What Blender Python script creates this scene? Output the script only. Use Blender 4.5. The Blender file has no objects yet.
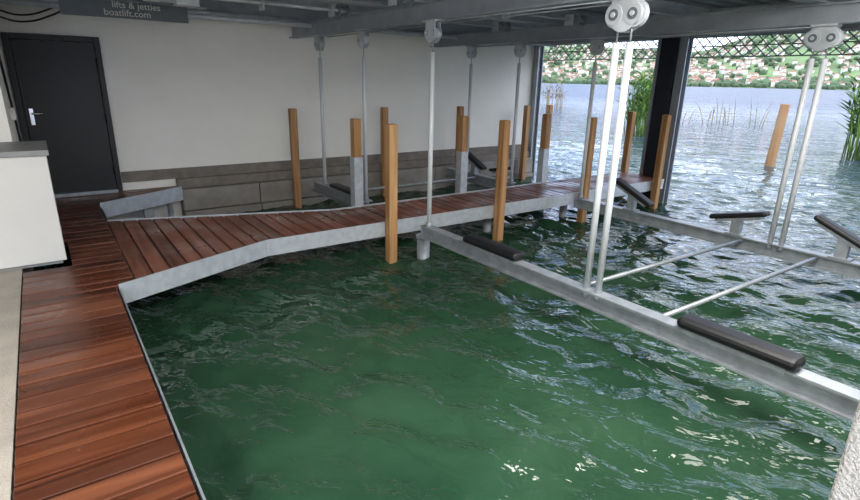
import bpy, bmesh, math, random
import numpy as np
from mathutils import Vector, Matrix
random.seed(4); rng=np.random.RandomState(7)
scene=bpy.context.scene
# ------------------------------------------------------------ materials
def new_mat(name):
    m=bpy.data.materials.new(name); m.use_nodes=True
    nt=m.node_tree; p=nt.nodes["Principled BSDF"]
    return m,nt,p
def N(nt,t,**kw):
    n=nt.nodes.new(t)
    for k,v in kw.items(): setattr(n,k,v)
    return n
def simple(name,col,rough=.5,metal=0.,var=.12,scale=8.,bump=0.,bscale=60.,stretch=(1,1,1)):
    m,nt,p=new_mat(name)
    tc=N(nt,"ShaderNodeTexCoord"); mp=N(nt,"ShaderNodeMapping"); mp.inputs["Scale"].default_value=stretch
    nt.links.new(tc.outputs["Object"],mp.inputs[0])
    no=N(nt,"ShaderNodeTexNoise"); no.inputs["Scale"].default_value=scale; no.inputs["Detail"].default_value=6
    nt.links.new(mp.outputs[0],no.inputs["Vector"])
    r=N(nt,"ShaderNodeValToRGB")
    r.color_ramp.elements[0].position=.3; r.color_ramp.elements[1].position=.7
    r.color_ramp.elements[0].color=[c*(1-var) for c in col]+[1]
    r.color_ramp.elements[1].color=[min(1,c*(1+var)) for c in col]+[1]
    nt.links.new(no.outputs["Fac"],r.inputs[0]); nt.links.new(r.outputs[0],p.inputs["Base Color"])
    p.inputs["Roughness"].default_value=rough; p.inputs["Metallic"].default_value=metal
    if bump>0:
        n2=N(nt,"ShaderNodeTexNoise"); n2.inputs["Scale"].default_value=bscale; n2.inputs["Detail"].default_value=4
        nt.links.new(tc.outputs["Object"],n2.inputs["Vector"])
        b=N(nt,"ShaderNodeBump"); b.inputs["Strength"].default_value=bump; b.inputs["Distance"].default_value=.02
        nt.links.new(n2.outputs["Fac"],b.inputs["Height"]); nt.links.new(b.outputs[0],p.inputs["Normal"])
    return m
def wood(name,dark,mid,light,rough,axis,grain=14.):
    m,nt,p=new_mat(name)
    tc=N(nt,"ShaderNodeTexCoord"); mp=N(nt,"ShaderNodeMapping")
    s=[grain,grain,grain]; s[axis]=grain*.06; mp.inputs["Scale"].default_value=s
    geo=N(nt,"ShaderNodeNewGeometry")
    add=N(nt,"ShaderNodeVectorMath",operation='ADD')
    mul=N(nt,"ShaderNodeMath",operation='MULTIPLY'); mul.inputs[1].default_value=37.
    nt.links.new(geo.outputs["Random Per Island"],mul.inputs[0])
    nt.links.new(tc.outputs["Object"],add.inputs[0]); nt.links.new(mul.outputs[0],add.inputs[1])
    nt.links.new(add.outputs[0],mp.inputs[0])
    no=N(nt,"ShaderNodeTexNoise"); no.inputs["Scale"].default_value=1.; no.inputs["Detail"].default_value=8; no.inputs["Distortion"].default_value=.6
    nt.links.new(mp.outputs[0],no.inputs["Vector"])
    mix=N(nt,"ShaderNodeMath",operation='MULTIPLY_ADD')
    mix.inputs[1].default_value=.30
    nt.links.new(geo.outputs["Random Per Island"],mix.inputs[0])
    sub=N(nt,"ShaderNodeMath",operation='SUBTRACT'); sub.inputs[1].default_value=.15
    nt.links.new(no.outputs["Fac"],sub.inputs[0]); nt.links.new(sub.outputs[0],mix.inputs[2])
    r=N(nt,"ShaderNodeValToRGB"); e=r.color_ramp.elements
    e[0].position=.22; e[0].color=list(dark)+[1]; e[1].position=.78; e[1].color=list(light)+[1]
    k=e.new(.5); k.color=list(mid)+[1]
    nt.links.new(mix.outputs[0],r.inputs[0]); nt.links.new(r.outputs[0],p.inputs["Base Color"])
    n3=N(nt,"ShaderNodeTexNoise"); n3.inputs["Scale"].default_value=2.2
    nt.links.new(tc.outputs["Object"],n3.inputs["Vector"])
    mr=N(nt,"ShaderNodeMapRange"); mr.inputs[1].default_value=.35; mr.inputs[2].default_value=.65
    mr.inputs[3].default_value=rough*.6; mr.inputs[4].default_value=min(1,rough*1.5)
    nt.links.new(n3.outputs["Fac"],mr.inputs[0]); nt.links.new(mr.outputs[0],p.inputs["Roughness"])
    b=N(nt,"ShaderNodeBump"); b.inputs["Strength"].default_value=.25; b.inputs["Distance"].default_value=.01
    nt.links.new(no.outputs["Fac"],b.inputs["Height"]); nt.links.new(b.outputs[0],p.inputs["Normal"])
    return m
M_wall=simple("wall_plaster",(.88,.865,.81),.85,0,.02,2.,.15,90)
M_rough=simple("rough_render",(.50,.49,.47),.95,0,.06,30,.9,110)
M_plinth=simple("stone_plinth",(.20,.175,.15),.8,0,.22,7,.4,60)
M_plinth2=simple("concrete_block",(.27,.25,.225),.85,0,.18,5,.4,50)
M_conc=simple("concrete",(.38,.345,.30),.85,0,.12,5,.4,80)
M_galv=simple("galvanised_steel",(.50,.54,.58),.42,.35,.14,14)
M_galvd=simple("galvanised_steel_dull",(.32,.35,.38),.45,.45,.2,10)
M_galvc=simple("galvanised_steel_roof",(.50,.53,.57),.5,.2,.15,8)
M_paint=simple("grey_painted_steel",(.31,.34,.38),.45,.2,.12,5)
M_ceil=simple("ceiling_sheet",(.24,.25,.27),.6,.1,.1,3)
M_col=simple("dark_blue_column",(.012,.015,.026),.35,.2,.2,5)
M_rail=simple("guide_rail_grey",(.34,.37,.41),.4,.5,.1,6)
M_door=simple("door_anthracite",(.011,.013,.016),.5,.1,.1,3)
M_black=simple("black_rubber",(.006,.006,.008),.5,0,.2,9)
M_tube=simple("white_hose",(.56,.59,.62),.4,.0,.04,6)
M_white=simple("white_board",(.64,.64,.62),.6,0,.03,3)
M_top=simple("grey_worktop",(.25,.26,.26),.5,0,.1,10)
M_sign=simple("sign_plate",(.10,.12,.14),.5,0,.1,10)
M_chrome=simple("stainless",(.7,.7,.7),.25,1,.03,5)
M_deckY=wood("wet_deck_boards",(.036,.010,.005),(.108,.032,.014),(.20,.068,.031),.33,0)
M_deckX=wood("walkway_boards",(.070,.022,.013),(.17,.058,.034),(.28,.106,.064),.45,1)
M_post=wood("post_timber",(.24,.11,.04),(.43,.23,.095),(.58,.36,.17),.7,2,18)
M_stake=wood("old_stake",(.12,.06,.025),(.26,.14,.06),(.38,.23,.12),.8,2,6)
M_reed=simple("reed_green",(.10,.19,.03),.7,0,.4,2)
M_reedd=simple("reed_dry",(.22,.17,.08),.8,0,.4,2)
M_leaf=simple("tree_foliage",(.075,.12,.06),.95,0,.45,.01)
M_hill=simple("hill_grass",(.13,.20,.08),.95,0,.45,.008)
M_house=simple("house_plaster",(.66,.63,.58),.8,0,.15,.1)
M_roof=simple("roof_tiles",(.30,.17,.12),.8,0,.3,.05)
# water
m,nt,p=new_mat("lake_water"); M_water=m
L=nt.links.new
p.inputs["IOR"].default_value=1.36
tc=N(nt,"ShaderNodeTexCoord"); sep=N(nt,"ShaderNodeSeparateXYZ"); L(tc.outputs["Object"],sep.inputs[0])
def mrange(a,b,c,d):
    q=N(nt,"ShaderNodeMapRange"); q.inputs[1].default_value=a; q.inputs[2].default_value=b; q.inputs[3].default_value=c; q.inputs[4].default_value=d
    L(sep.outputs[0],q.inputs[0]); return q.outputs[0]
L(mrange(14,70,.015,.34),p.inputs["Roughness"])
no=N(nt,"ShaderNodeTexNoise"); no.inputs["Scale"].default_value=.9; no.inputs["Detail"].default_value=3
L(tc.outputs["Object"],no.inputs["Vector"])
r=N(nt,"ShaderNodeValToRGB"); e=r.color_ramp.elements
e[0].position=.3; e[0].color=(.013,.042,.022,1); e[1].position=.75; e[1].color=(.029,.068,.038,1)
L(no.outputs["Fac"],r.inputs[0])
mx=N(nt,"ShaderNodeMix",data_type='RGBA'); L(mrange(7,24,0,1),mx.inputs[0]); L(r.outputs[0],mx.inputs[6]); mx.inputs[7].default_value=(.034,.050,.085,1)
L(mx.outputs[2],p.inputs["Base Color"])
mp0=N(nt,"ShaderNodeMapping"); mp0.inputs["Rotation"].default_value=(0,0,-.45); L(tc.outputs["Object"],mp0.inputs[0])
prev=None
for (sc,scale,det,rough,dist,a,b_,s0,s1) in ((((1.0,.22,1)),.22,4,.55,1.5,18,60,0,1),((1.3,.4,1),1.0,4,.55,.38,6,16,0,1),((1.6,.8,1),4.2,3,.5,.045,8,30,.9,.15)):
    mp=N(nt,"ShaderNodeMapping"); mp.inputs["Scale"].default_value=sc; L(mp0.outputs[0],mp.inputs[0])
    n1=N(nt,"ShaderNodeTexNoise"); n1.inputs["Scale"].default_value=scale; n1.inputs["Detail"].default_value=det; n1.inputs["Roughness"].default_value=rough; n1.inputs["Distortion"].default_value=.4
    L(mp.outputs[0],n1.inputs["Vector"])
    b1=N(nt,"ShaderNodeBump"); b1.inputs["Distance"].default_value=dist; L(mrange(a,b_,s0,s1),b1.inputs["Strength"]); L(n1.outputs["Fac"],b1.inputs["Height"])
    if prev: L(prev,b1.inputs["Normal"])
    prev=b1.outputs[0]
L(prev,p.inputs["Normal"])
# ------------------------------------------------------------ mesh builder
class B:
    def __init__(s): s.bm=bmesh.new()
    def box(s,x0,x1,y0,y1,z0,z1,mi=0,M=None):
        vs=[s.bm.verts.new(v) for v in [(x0,y0,z0),(x1,y0,z0),(x1,y1,z0),(x0,y1,z0),(x0,y0,z1),(x1,y0,z1),(x1,y1,z1),(x0,y1,z1)]]
        for f in [(3,2,1,0),(4,5,6,7),(0,1,5,4),(1,2,6,5),(2,3,7,6),(3,0,4,7)]:
            s.bm.faces.new([vs[i] for i in f]).material_index=mi
        if M is not None:
            for v in vs: v.co=M@v.co
        return s
    def prism(s,poly,z0,z1,mi=0):
        a=[s.bm.verts.new((x,y,z0)) for x,y in poly]; b=[s.bm.verts.new((x,y,z1)) for x,y in poly]
        n=len(poly)
        s.bm.faces.new(a[::-1]).material_index=mi; s.bm.faces.new(b).material_index=mi
        for i in range(n): s.bm.faces.new((a[i],a[(i+1)%n],b[(i+1)%n],b[i])).material_index=mi
        return s
    def cyl(s,p1,p2,r,seg=12,mi=0,r2=None):
        p1=Vector(p1); p2=Vector(p2); d=(p2-p1); L=d.length; q=d.to_track_quat('Z','Y').to_matrix().to_4x4()
        Mx=Matrix.Translation((p1+p2)/2)@q
        g=bmesh.ops.create_cone(s.bm,cap_ends=True,segments=seg,radius1=r,radius2=r if r2 is None else r2,depth=L,matrix=Mx)
        fs=set(f for v in g['verts'] for f in v.link_faces)
        for f in fs: f.material_index=mi; f.smooth=len(f.verts)==4
        return s
    def ibeamY(s,x,y0,y1,z0,z1,w,t=.014,mi=0):
        s.box(x-w/2,x+w/2,y0,y1,z1-t,z1,mi); s.box(x-w/2,x+w/2,y0,y1,z0,z0+t,mi); s.box(x-t/2,x+t/2,y0,y1,z0+t,z1-t,mi); return s
    def ibeamX(s,y,x0,x1,z0,z1,w,t=.014,mi=0):
        s.box(x0,x1,y-w/2,y+w/2,z1-t,z1,mi); s.box(x0,x1,y-w/2,y+w/2,z0,z0+t,mi); s.box(x0,x1,y-t/2,y+t/2,z0+t,z1-t,mi); return s
    def done(s,name,mats,parent=None,bevel=0,loc=None):
        bmesh.ops.recalc_face_normals(s.bm,faces=s.bm.faces)
        me=bpy.data.meshes.new(name); s.bm.to_mesh(me); s.bm.free()
        if not isinstance(mats,(list,tuple)): mats=[mats]
        for m in mats: me.materials.append(m)
        o=bpy.data.objects.new(name,me); scene.collection.objects.link(o)
        if bevel:
            b=o.modifiers.new("bevel",'BEVEL'); b.width=bevel; b.segments=3; b.limit_method='ANGLE'
        if parent is not None: o.parent=parent
        return o
def empty(name):
    e=bpy.data.objects.new(name,None); scene.collection.objects.link(e); return e
ZD=.45; YW=8.5; XL=8.8; CE=3.0
# ------------------------------------------------------------ shell
B().box(-3.2,XL+.25,YW,YW+.25,-1.2,CE).done("wall_back",M_wall)
B().box(-.45,-.25,6.12,YW,ZD,CE).done("wall_left",M_wall)
B().box(-3.2,-3.0,-2.5,YW,ZD-.3,CE).done("wall_far_left",M_wall)
B().box(1.3,XL+.2,-.05,.25,-1.2,CE).done("wall_near",M_rough,bevel=.01)
b=B(); b.box(-3.2,XL+.3,-.3,YW+.25,CE+.06,CE+.16)
y=-.3
while y<YW-.1:
    b.box(-3.2,XL+.3,y,y+.12,CE,CE+.06); y+=.25
b.done("ceiling",M_ceil)
B().box(-3.0,-.34,-2.5,YW,-.6,ZD-.01).done("floor",M_conc)
b=B(); b.box(-.34,.2,-2.5,5.3,-1.2,-.2); b.done("quay_foundation",M_conc)
B().box(.78,XL,YW-.035,YW-.002,.56,.71).box(1.47,XL,YW-.10,YW-.002,.42,.56).done("baseboard_back",M_plinth,bevel=.006)
b=B(); x=1.5
while x<XL-.1:
    w=1.15; b.box(x,min(x+w-.012,XL),YW-.2,YW-.002,.1,.415); b.box(x,min(x+w-.012,XL),YW-.24,YW-.002,-.8,.09); x+=w
b.done("trim_stone_ledge",M_plinth2,bevel=.01)
# ------------------------------------------------------------ door
d=empty("door_1"); yd=YW-.003
B().box(-.235,-.165,yd-.07,yd,.46,2.46).box(.70,.765,yd-.07,yd,.46,2.46).box(-.165,.70,yd-.07,yd,2.39,2.46).done("frame",M_door,d,.006)
b=B().box(-.16,.695,yd-.05,yd-.005,.50,2.385)
b.done("leaf",M_door,d,.004)
B().box(-.165,.70,yd-.16,yd,.455,.50).done("threshold",M_galvd,d)
b=B().box(-.115,-.075,yd-.06,yd-.05,1.38,1.58)
b.cyl((-.095,yd-.06,1.52),(-.095,yd-.11,1.52),.011).cyl((-.095,yd-.105,1.52),(.02,yd-.105,1.52),.010)
b.cyl((-.095,yd-.06,1.42),(-.095,yd-.075,1.42),.014)
b.done("handle",M_chrome,d)
b=B()
for z in (.75,1.45,2.15): b.cyl((.70,yd-.08,z-.05),(.70,yd-.08,z+.05),.010)
b.done("hinges",M_black,d)
# ------------------------------------------------------------ decks
PW=.128; PS=.145
b=B(); y=-2.0
def rz(): return ZD+random.uniform(-.002,.002)
while y<7.55:
    xl=-.33 if y<5.2 else (.01 if y<6.05 else -.24)
    if y<4.46: xr0=xr1=.26
    else:
        g=lambda yy:min(.40,.26+(yy-4.52)*1.38/.58) if yy>4.52 else .26
        xr0,xr1=g(y),g(y+PW)
    b.prism([(xl,y),(xr0,y),(xr1,y+PW),(xl,y+PW)],ZD-.035,rz()); y+=PS
while y<YW-.03:
    ye=min(y+PW,YW-.01)
    f=lambda yy:min(1.46,max(.40,.42+(yy-7.6)*(1.04/.6)))
    b.prism([(-.24,y),(f(y),y),(f(ye),ye),(-.24,ye)],ZD-.035,rz()); y+=PS
b.done("wooden_deck",M_deckY,bevel=.005)
def yn(x): return 4.52+(x-.26)*(.58/1.38) if x<1.64 else 5.1
def yf(x): return 6.72-(x-.41)*(.80/2.4) if x<2.8 else 5.92
b=B(); x=.41
while x<XL-.1:
    xe=x+PW
    b.prism([(x,yn(x)),(xe,yn(xe)),(xe,yf(xe)),(x,yf(x))],ZD-.035,rz()); x+=PS
b.done("wooden_walkway",M_deckX,bevel=.005)
def strip(b,p,q,z0,z1,t=.012,mi=0,lip=.05):
    p=Vector((p[0],p[1])); q=Vector((q[0],q[1])); d=(q-p).normalized(); n=Vector((d.y,-d.x))
    P=[p,q,q+n*t,p+n*t]; b.prism([(v.x,v.y) for v in P],z0,z1,mi)
    b.prism([(v.x,v.y) for v in [p,q,q-n*lip,p-n*lip]],z0,z0+.012,mi)
b=B()
strip(b,(.275,4.515),(1.64,5.085),.29,ZD+.012)
strip(b,(1.64,5.085),(XL-.1,5.085),.29,ZD+.012)
strip(b,(XL-.1,5.935),(2.8,5.935),.29,ZD+.012)
strip(b,(2.8,5.935),(.41,6.735),.29,ZD+.012)
strip(b,(.41,7.58),(1.475,8.19),.29,ZD+.04)
strip(b,(1.475,8.19),(1.475,YW-.25),.29,ZD+.012)
strip(b,(.42,6.73),(.42,7.58),.29,ZD-.01)
for xx in (.9,2.0,3.1,4.2,5.3,6.4,7.5,8.5): b.box(xx-.03,xx+.03,yn(xx)+.02,yf(xx)-.02,.30,.41)
b.done("walkway_edge_channel",M_galv)
b=B(); strip(b,(.275,-2.0),(.275,4.515),.27,ZD-.02,t=.01); b.done("deck_edge_channel",M_galvd)
b=B().box(.95,1.07,8.1,8.22,-.6,.28).cyl((1.3,8.2,-.6),(1.3,8.2,.28),.04); b.done("landing_support",M_galvd)
b=B()
for xx in (4.9,6.5,8.3): b.cyl((xx,5.4,-1.1),(xx,5.4,.27),.06,16)
b.done("walkway_piles",M_galvd)
B().cyl((3.42,4.86,-1.1),(3.42,4.86,.26),.075,20,0).cyl((3.42,4.86,.26),(3.42,4.86,.298),.09,20,0).done("beam_rest_pile",M_galvd)
# ------------------------------------------------------------ cabinet
c=empty("cabinet")
B().box(-1.3,-.02,5.36,6.08,.47,1.375).done("body",M_white,c,.006)
B().box(-1.33,0.0,5.33,6.10,1.375,1.42).done("worktop",M_top,c,.005)
B().box(-1.28,-.05,5.39,6.05,.44,.47).done("plinth",M_top,c)
# ------------------------------------------------------------ posts
def post(x,y,top=1.56,sleeve=None,w=.108,bottom=-1.1,name="mooring_post"):
    e=empty(name); h=w/2
    b=B().box(x-h,x+h,y-h,y+h,bottom,top); b.done("timber",M_post,e,.012)
    if sleeve:
        h2=h+.008
        b=B().box(x-h2,x+h2,y-h2,y+h2,-.9,sleeve)
        for z in (sleeve-.08,sleeve-.3): b.cyl((x-h2-.012,y,z),(x+h2+.012,y,z),.012,8).cyl((x,y-h2-.012,z),(x,y+h2+.012,z),.012,8)
        b.done("steel_sleeve",M_galv,e,.003)
    return e
for x in (3.07,4.75,6.47,8.38): post(x,5.01,1.565)
for x,s in ((3.17,1.08),(4.90,1.05),(6.62,1.0),(8.9,None)): post(x,6.02,1.55,s)
for x in (3.2,4.86,6.55,8.35): post(x,8.16,1.56)
post(9.25,8.35,1.56)
# ------------------------------------------------------------ boat lifts
ZP=2.50
def pulley(e,x,y,z=ZP,big=False):
    b=B(); R=.085 if big else .05; o=.075 if big else .055
    for s in (-1,1):
        b.box(x+s*.031-.0035,x+s*.031+.0035,y-o-.03,y+o+.03,z-.03,z+.08,0)
        b.cyl((x+s*.0345-.004,y,z-.03),(x+s*.0345+.004,y,z-.03),o+.03,20,0)
    for dy in (-o,o):
        b.cyl((x-.022,y+dy,z-.02),(x+.022,y+dy,z-.02),R,28,0)
        b.cyl((x-.043,y+dy,z-.02),(x+.043,y+dy,z-.02),R*.8,28,0)
        b.cyl((x-.047,y+dy,z-.02),(x+.047,y+dy,z-.02),R*.45,20,1)
        b.cyl((x-.055,y+dy,z-.02),(x+.055,y+dy,z-.02),.018,12,0)
    b.box(x-.06,x+.06,y-.11,y+.11,z+.08,z+.10,0)
    b.done("pulley_block",[M_galvc,M_sign],e,.002)
def hanger(e,x,y,zb,pair=False,r=.026):
    b=B(); offs=(-.055,.055) if pair else (0,)
    for o in offs:
        b.cyl((x,y+o,zb),(x,y+o,ZP-.20),r,14,0)
        b.cyl((x,y+o,ZP-.20),(x,y+o,ZP-.02),.007,8,1)
        b.cyl((x,y+o,zb-.01),(x,y+o,zb+.05),r*1.3,14,1)
    b.done("hanger_hose",[M_tube,M_galvd],e)
    pulley(e,x,y,big=pair)
def pad(e,c,L,ang,w=.15,stand=None,t=.055):
    Mx=Matrix.Translation(c)@Matrix.Rotation(ang,4,'X')
    b=B(); b.box(-w/2,w/2,-L/2,L/2,-t/2,t/2,0,Mx)
    b.done("bunk_pad",M_black,e,t*.45)
    b=B().box(-w*.35,w*.35,-L/2+.06,L/2-.06,-t/2-.03,-t/2,0,Mx)
    if stand is not None:
        b.box(c[0]-.035,c[0]+.035,c[1]-.05,c[1]+.05,stand,c[2]-t/2-.01)
        b.box(c[0]-.06,c[0]+.06,c[1]-.09,c[1]+.09,stand,stand+.015)
    b.done("pad_bracket",M_galvd,e)
L1=empty("boat_lift")
for x in (3.35,6.1):
    B().ibeamY(x,.40,4.74 if x<4 else 4.84,.32,.46,.115,.016).box(x-.058,x+.058,4.72 if x<4 else 4.82,4.74 if x<4 else 4.84,.32,.46).done("cradle_beam",M_galvd,L1)
hanger(L1,3.35,4.66,.46); hanger(L1,3.35,2.41,.40,True)
hanger(L1,6.1,4.78,.46); hanger(L1,6.1,2.2,.40,True)
B().cyl((3.40,2.58,.42),(6.05,2.52,.42),.020).cyl((3.40,1.86,.42),(6.05,1.80,.42),.020).done("spreader_tubes",M_galvd,L1)
pad(L1,(3.35,3.60,.505),.76,0,.16,t=.08); pad(L1,(3.35,1.30,.505),.74,0,.16,t=.08)
pad(L1,(6.1,3.95,.70),.62,.42,.14,.46)
pad(L1,(6.1,2.62,.68),.60,-.25,.14,.46)
pad(L1,(6.1,1.62,.70),.62,.42,.14,.46)
L2=empty("boat_lift")
for x in (3.4,6.1):
    B().ibeamY(x,6.14,7.9,.30,.46,.13,.016).done("cradle_beam",M_galvd,L2)
hanger(L2,3.4,7.5,.46); hanger(L2,3.4,6.2,.46); hanger(L2,6.1,7.35,.46); hanger(L2,6.1,6.2,.46)
B().cyl((3.45,7.0,.42),(6.05,7.0,.42),.02).done("spreader_tubes",M_galvd,L2)
pad(L2,(6.1,7.15,.70),.6,.42,.14,.46); pad(L2,(6.1,6.45,.64),.5,-.2,.14,.46)
pad(L2,(3.4,6.8,.50),.8,0,.15)
# ------------------------------------------------------------ ceiling steel
for x in (3.4,6.1): B().ibeamY(x,.26,YW-.01,2.60,2.78,.12,.016).done("ceiling_beam",M_paint)
for y in (2.3,5.45,8.05): B().ibeamX(y,-2.9,XL-.1,2.78,CE-.002,.16,.018).done("ceiling_beam",M_paint)
for x in (4.75,7.5): B().ibeamY(x,.26,YW-.01,2.84,CE-.002,.10,.014).done("ceiling_beam",M_galvc)
for y in (4.1,6.7): B().ibeamX(y,-2.9,XL-.1,2.86,CE-.002,.10,.014).done("ceiling_beam",M_galvc)
B().box(-.24,XL-.1,YW-.16,YW-.01,2.80,2.9).done("ceiling_edge_channel",M_paint)
b=B(); b.cyl((-2.9,7.75,2.74),(XL-.2,7.75,2.74),.035,12); b.cyl((-2.9,7.6,2.78),(3.2,7.6,2.78),.022,12); b.cyl((-2.9,7.5,2.82),(1.9,7.5,2.82),.022,12)
b.done("ceiling_pipe",M_galvc)
for wy in (6.35,4.95):
    wn=empty("lift_winch")
    b=B(); b.cyl((1.2,wy,2.805),(6.0,wy,2.805),.018,12)
    for dx in (2.2,3.05,4.6,5.7): b.box(dx-.015,dx+.015,wy-.06,wy+.06,2.73,2.86)
    b.done("drive_shaft",M_galvc,wn)
    b=B()
    for dx in (3.20,5.90):
        b.cyl((dx-.06,wy,2.805),(dx+.06,wy,2.805),.045,20); b.cyl((dx-.066,wy,2.805),(dx-.06,wy,2.805),.075,20); b.cyl((dx+.06,wy,2.805),(dx+.066,wy,2.805),.075,20)
    b.done("cable_drum",M_galvd,wn)
    b=B().box(1.30,1.52,wy-.09,wy+.09,2.70,2.88).cyl((1.0,wy,2.79),(1.30,wy,2.79),.075,20).cyl((.97,wy,2.79),(1.0,wy,2.79),.06,20)
    b.done("gear_motor",M_galvc,wn,.006)
b=B()
for xx in (3.40,6.10):
    for s in (-.075,.075): b.cyl((xx+s,2.3,2.575),(xx+s,7.4,2.575),.006,6)
b.done("hoist_cables",M_galvd)
sg=empty("sign_banner")
B().box(.35,1.65,7.42,7.435,2.625,2.805).done("plate",M_sign,sg)
for i,(txt,zz) in enumerate((("boatlift.com",2.65),("lifts & jetties",2.735))):
    t=bpy.data.curves.new("lettering","FONT"); t.body=txt; t.size=.10; t.extrude=.002; t.align_x='CENTER'
    to=bpy.data.objects.new("lettering",t); to.location=(1.0+.1*i,7.41,zz); to.rotation_euler=(math.pi/2,0,0); t.materials.append(M_white); scene.collection.objects.link(to); to.parent=sg
def cable(name,pts,r,mat):
    c=bpy.data.curves.new(name,'CURVE'); c.dimensions='3D'; c.bevel_depth=r; s=c.splines.new('BEZIER'); s.bezier_points.add(len(pts)-1)
    for bp,p in zip(s.bezier_points,pts): bp.co=p; bp.handle_left_type=bp.handle_right_type='AUTO'
    c.materials.append(mat); o=bpy.data.objects.new(name,c); scene.collection.objects.link(o); return o
cable("wall_cable",[(-.235,6.3,2.95),(-.235,6.5,2.4),(-.235,6.9,2.0),(-.235,7.5,1.3),(-.235,7.6,.9)],.011,M_black)
for dz in (0,.07): cable("wall_cable",[(-.24,YW-.6,2.60+dz),(.0,YW-.5,2.56+dz),(.3,YW-.45,2.66+dz),(.5,YW-.45,2.78+dz)],.010,M_black)
B().box(-.25,-.21,6.9,6.98,1.55,1.67).done("wall_socket",M_white,bevel=.005)
# ------------------------------------------------------------ lake front
b=B(); b.box(XL-.05,XL+.20,5.24,5.54,-1.,2.85); b.done("lakefront_column",M_col,bevel=.01)
for y0,y1 in ((5.08,5.22),(5.56,5.62),(8.36,8.49),(.26,.36)):
    B().box(XL-.02,XL+.0,y0,y1,-.6,2.78).box(XL+.12,XL+.14,y0,y1,-.6,2.78).box(XL+.0,XL+.12,(y0+y1)/2-.006,(y0+y1)/2+.006,-.6,2.78).done("shutter_guide_rail",M_rail)
B().box(XL-.08,XL+.28,.25,YW,2.78,CE).done("lintel_beam",M_paint)
for (ya,yb) in ((.38,5.06),(5.64,8.34)):
    b=B(); z0,z1=2.46,2.78; x=XL+.08
    for z in (z0,z0+.16,z1-.02): b.box(x-.008,x+.008,ya,yb,z,z+.018)
    y=ya; st=.16
    while y<yb-st:
        for k in range(2):
            za=z0+.012+k*.155; zb=za+.145
            b.cyl((x,y,za),(x,y+st,zb),.009,6); b.cyl((x,y,zb),(x,y+st,za),.009,6)
        y+=st
    b.done("roller_grille",M_galvd)
# ------------------------------------------------------------ water
def axis(a,fine0,fine1,step,end,g):
    v=list(np.arange(fine0,fine1,step)); s=step
    while v[-1]<end: s*=g; v.append(v[-1]+s)
    w=[fine0]; s=step
    while w[-1]>a: s*=1.4; w.append(w[-1]-s)
    return np.array(w[:0:-1]+v)
xs=axis(-3,.1,10.5,.032,3000,1.025); ys=axis(-900,.1,8.6,.036,3000,1.025)
XX,YY=np.meshgrid(xs,ys,indexing='ij')
dx=np.gradient(xs)[:,None]*np.ones_like(YY); dy=np.gradient(ys)[None,:]*np.ones_like(YY); sp=np.maximum(dx,dy)
H=np.zeros_like(XX)
for i in range(80):
    lam=.17*(1.0/.17)**rng.rand()
    th=math.radians(200)+rng.randn()*.75
    k=2*math.pi/lam; ph=rng.rand()*6.28
    a=.0040*lam**.75
    fade=np.clip((lam/sp-3)/4,0,1)
    arg=k*(math.cos(th)*XX+math.sin(th)*YY)+ph+.8*np.sin(.9*XX+.7*YY+i)
    H+=a*fade*(np.sin(arg)+.25*np.sin(2*arg+.6))
nx,ny=XX.shape
verts=np.stack([XX,YY,H],-1).reshape(-1,3)
idx=np.arange(nx*ny).reshape(nx,ny)
faces=np.stack([idx[:-1,:-1],idx[1:,:-1],idx[1:,1:],idx[:-1,1:]],-1).reshape(-1,4)
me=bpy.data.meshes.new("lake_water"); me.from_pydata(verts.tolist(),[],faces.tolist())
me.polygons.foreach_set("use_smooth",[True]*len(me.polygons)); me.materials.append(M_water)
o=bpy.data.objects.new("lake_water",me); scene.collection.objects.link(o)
# ------------------------------------------------------------ far shore
def hill_h(r,az):
    k=(r-1400)/900.
    return max(-2,k*150*(1+.2*math.sin(az*7)+.12*math.sin(az*19+1)+.05*math.sin(az*47)))
vs=[];fs=[];NA=180;NR=16
for i in range(NA):
    az=math.radians(-25+120*i/(NA-1))
    for j in range(NR):
        r=1380+j*70; vs.append((r*math.cos(az),r*math.sin(az),hill_h(r,az)))
for i in range(NA-1):
    for j in range(NR-1):
        a=i*NR+j; fs.append((a,a+1,a+NR+1,a+NR))
me=bpy.data.meshes.new("far_shore_hill"); me.from_pydata(vs,[],fs); me.materials.append(M_hill)
scene.collection.objects.link(bpy.data.objects.new("far_shore_hill",me))
b=B()
for i in range(1300):
    az=math.radians(random.uniform(-5,60)); r=1415+850*random.random()**1.5
    z=hill_h(r,az); x=r*math.cos(az); y=r*math.sin(az); w=random.uniform(4,8); l=random.uniform(6,11); h=random.uniform(6,11)
    Mx=Matrix.Translation((x,y,z))@Matrix.Rotation(random.uniform(0,3),4,'Z')
    b.box(-w,w,-l/2,l/2,-4,h,0,Mx)
    v=[b.bm.verts.new(Mx@Vector(q)) for q in [(-w-.5,-l/2-.5,h),(w+.5,-l/2-.5,h),(w+.5,l/2+.5,h),(-w-.5,l/2+.5,h),(-w-.5,0,h+3.),(w+.5,0,h+3.)]]
    for f in [(0,1,5,4),(2,3,4,5),(0,4,3),(1,2,5)]: b.bm.faces.new([v[k] for k in f]).material_index=1
b.done("far_shore_village",[M_house,M_roof])
b=B()
for i in range(2200):
    az=math.radians(random.uniform(-5,60)); r=random.choice([random.uniform(1395,1450),random.uniform(1450,2300),random.uniform(1450,2300)])
    z=hill_h(r,az); s=random.uniform(4,9)
    bmesh.ops.create_icosphere(b.bm,subdivisions=1,radius=s,matrix=Matrix.Translation((r*math.cos(az),r*math.sin(az),z+s*.5))@Matrix.Diagonal((1.3,1.3,random.uniform(.8,1.2),1)))
b.done("far_shore_trees",M_leaf)
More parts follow.
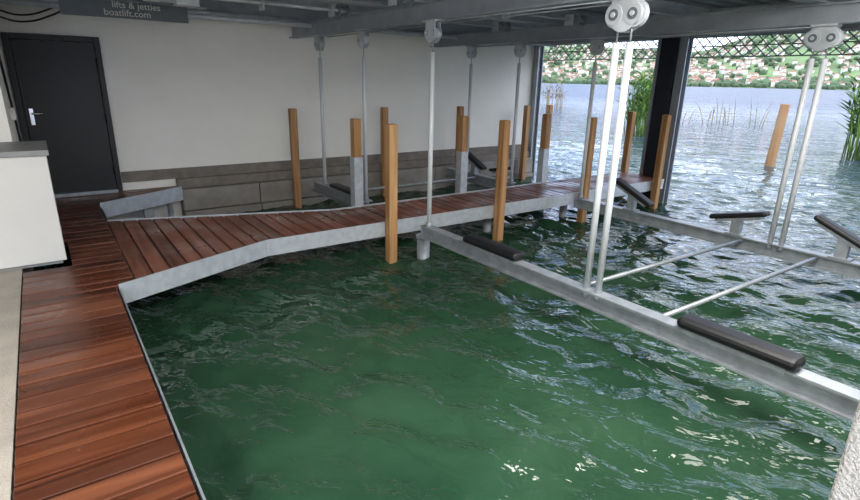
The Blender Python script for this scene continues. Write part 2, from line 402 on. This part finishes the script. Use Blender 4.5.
# ------------------------------------------------------------ reeds, stake
def reeds(cx,cy,R,h,n,mat,name="reed_clump",lean=.25,w=.012,leaves=3,ll=1.):
    b=B()
    for i in range(n):
        a=random.uniform(0,6.28); rr=R*math.sqrt(random.random()); x=cx+rr*math.cos(a); y=cy+rr*math.sin(a)
        hh=h*random.uniform(.55,1.05); la=random.uniform(0,6.28); lx=math.cos(la)*lean*hh*random.random(); ly=math.sin(la)*lean*hh*random.random()
        b.cyl((x,y,-.3),(x+lx*.5,y+ly*.5,hh*.6),w,4); b.cyl((x+lx*.5,y+ly*.5,hh*.6),(x+lx,y+ly,hh),w,4,0,.003)
        for k in range(leaves):
            t=random.uniform(.3,.95); p=Vector((x+lx*t,y+ly*t,hh*t)); q=random.uniform(0,6.28); l=random.uniform(.25,.5)*ll
            d=Vector((math.cos(q)*l,math.sin(q)*l,l*.7)); s=Vector((-math.sin(q),math.cos(q),0))*.04
            v=[b.bm.verts.new(p-s*.4),b.bm.verts.new(p+d*.5+s),b.bm.verts.new(p+d-Vector((0,0,.1*l))),b.bm.verts.new(p+d*.5-s)]
            b.bm.faces.new(v)
    return b.done(name,mat)
reeds(20.5,13.1,.85,2.6,150,M_reed,leaves=7)
reeds(20.2,5.2,.8,2.9,150,M_reed,leaves=6)
reeds(34.5,31,1.2,2.4,45,M_reedd)
reeds(31.5,14.8,1.6,1.5,14,M_reedd,lean=.9,w=.02,leaves=0)
reeds(30,17.5,1.0,1.2,7,M_reedd,lean=.9,w=.02,leaves=0)
b=B(); b.cyl((15.9,6.35,-1),(15.93,6.26,1.62),.13,14,0,.11); b.done("wooden_stake",M_stake,bevel=.01)
# ------------------------------------------------------------ world & light
w=bpy.data.worlds.new("overcast_sky"); scene.world=w; w.use_nodes=True; nt=w.node_tree
bg=nt.nodes["Background"]; tc=N(nt,"ShaderNodeTexCoord"); mp=N(nt,"ShaderNodeMapping"); mp.inputs["Scale"].default_value=(1,1,2.5)
nt.links.new(tc.outputs["Generated"],mp.inputs[0])
no=N(nt,"ShaderNodeTexNoise"); no.inputs["Scale"].default_value=2.6; no.inputs["Detail"].default_value=6
nt.links.new(mp.outputs[0],no.inputs["Vector"])
r=N(nt,"ShaderNodeValToRGB"); e=r.color_ramp.elements
e[0].position=.42; e[0].color=(.15,.25,.50,1); e[1].position=.60; e[1].color=(1.,1.,1,1)
nt.links.new(no.outputs["Fac"],r.inputs[0])
sp3=N(nt,"ShaderNodeSeparateXYZ"); nt.links.new(tc.outputs["Generated"],sp3.inputs[0])
el=N(nt,"ShaderNodeMapRange"); el.inputs[1].default_value=.0; el.inputs[2].default_value=.35; el.inputs[3].default_value=.65; el.inputs[4].default_value=0.
nt.links.new(sp3.outputs[2],el.inputs[0])
mxw=N(nt,"ShaderNodeMix",data_type='RGBA'); nt.links.new(el.outputs[0],mxw.inputs[0]); nt.links.new(r.outputs[0],mxw.inputs[6]); mxw.inputs[7].default_value=(.60,.70,.88,1)
nt.links.new(mxw.outputs[2],bg.inputs[0]); bg.inputs[1].default_value=2.85
s=bpy.data.lights.new("sun","SUN"); s.energy=1.5; s.angle=.3; so=bpy.data.objects.new("sun",s); so.rotation_euler=(math.radians(40),math.radians(-25),0); scene.collection.objects.link(so)
for (x,y,sx,sy,en) in ((-1.7,-.2,1.15,1.15,90),(-1.7,2.5,1.15,1.15,50),(2.35,1.0,1.3,1.0,105),(4.75,.95,2.2,.9,70)):  # fill panels added out of view to brighten back wall, posts and decks
    e=empty("added_fill_lamp")
    B().box(x-sx/2-.03,x+sx/2+.03,y-sy/2-.03,y+sy/2+.03,2.955,2.995).done("fill_housing",M_white,e,.01)
    a=bpy.data.lights.new("fill_panel","AREA"); a.shape='RECTANGLE'; a.size=sx; a.size_y=sy; a.energy=en; a.color=(1,.97,.92)
    ao=bpy.data.objects.new("fill_panel",a); ao.location=(x,y,2.95); scene.collection.objects.link(ao); ao.parent=e
# ------------------------------------------------------------ camera
f=528.
def ray(u,v): return Vector((u-430,250-v,-f))
X=ray(1200,97).normalized(); Y=ray(40,71); Y=(Y-X*Y.dot(X)).normalized(); Z=X.cross(Y).normalized()
R=Matrix((X,Y,Z))
cd=bpy.data.cameras.new("camera"); cd.sensor_width=36; cd.lens=36*f/860; cd.clip_end=5000; cd.clip_start=.02
co=bpy.data.objects.new("camera",cd); co.matrix_world=Matrix.Translation((0,0,2.03))@R.to_4x4(); scene.collection.objects.link(co); scene.camera=co
scene.view_settings.view_transform='Standard'; scene.view_settings.exposure=.55
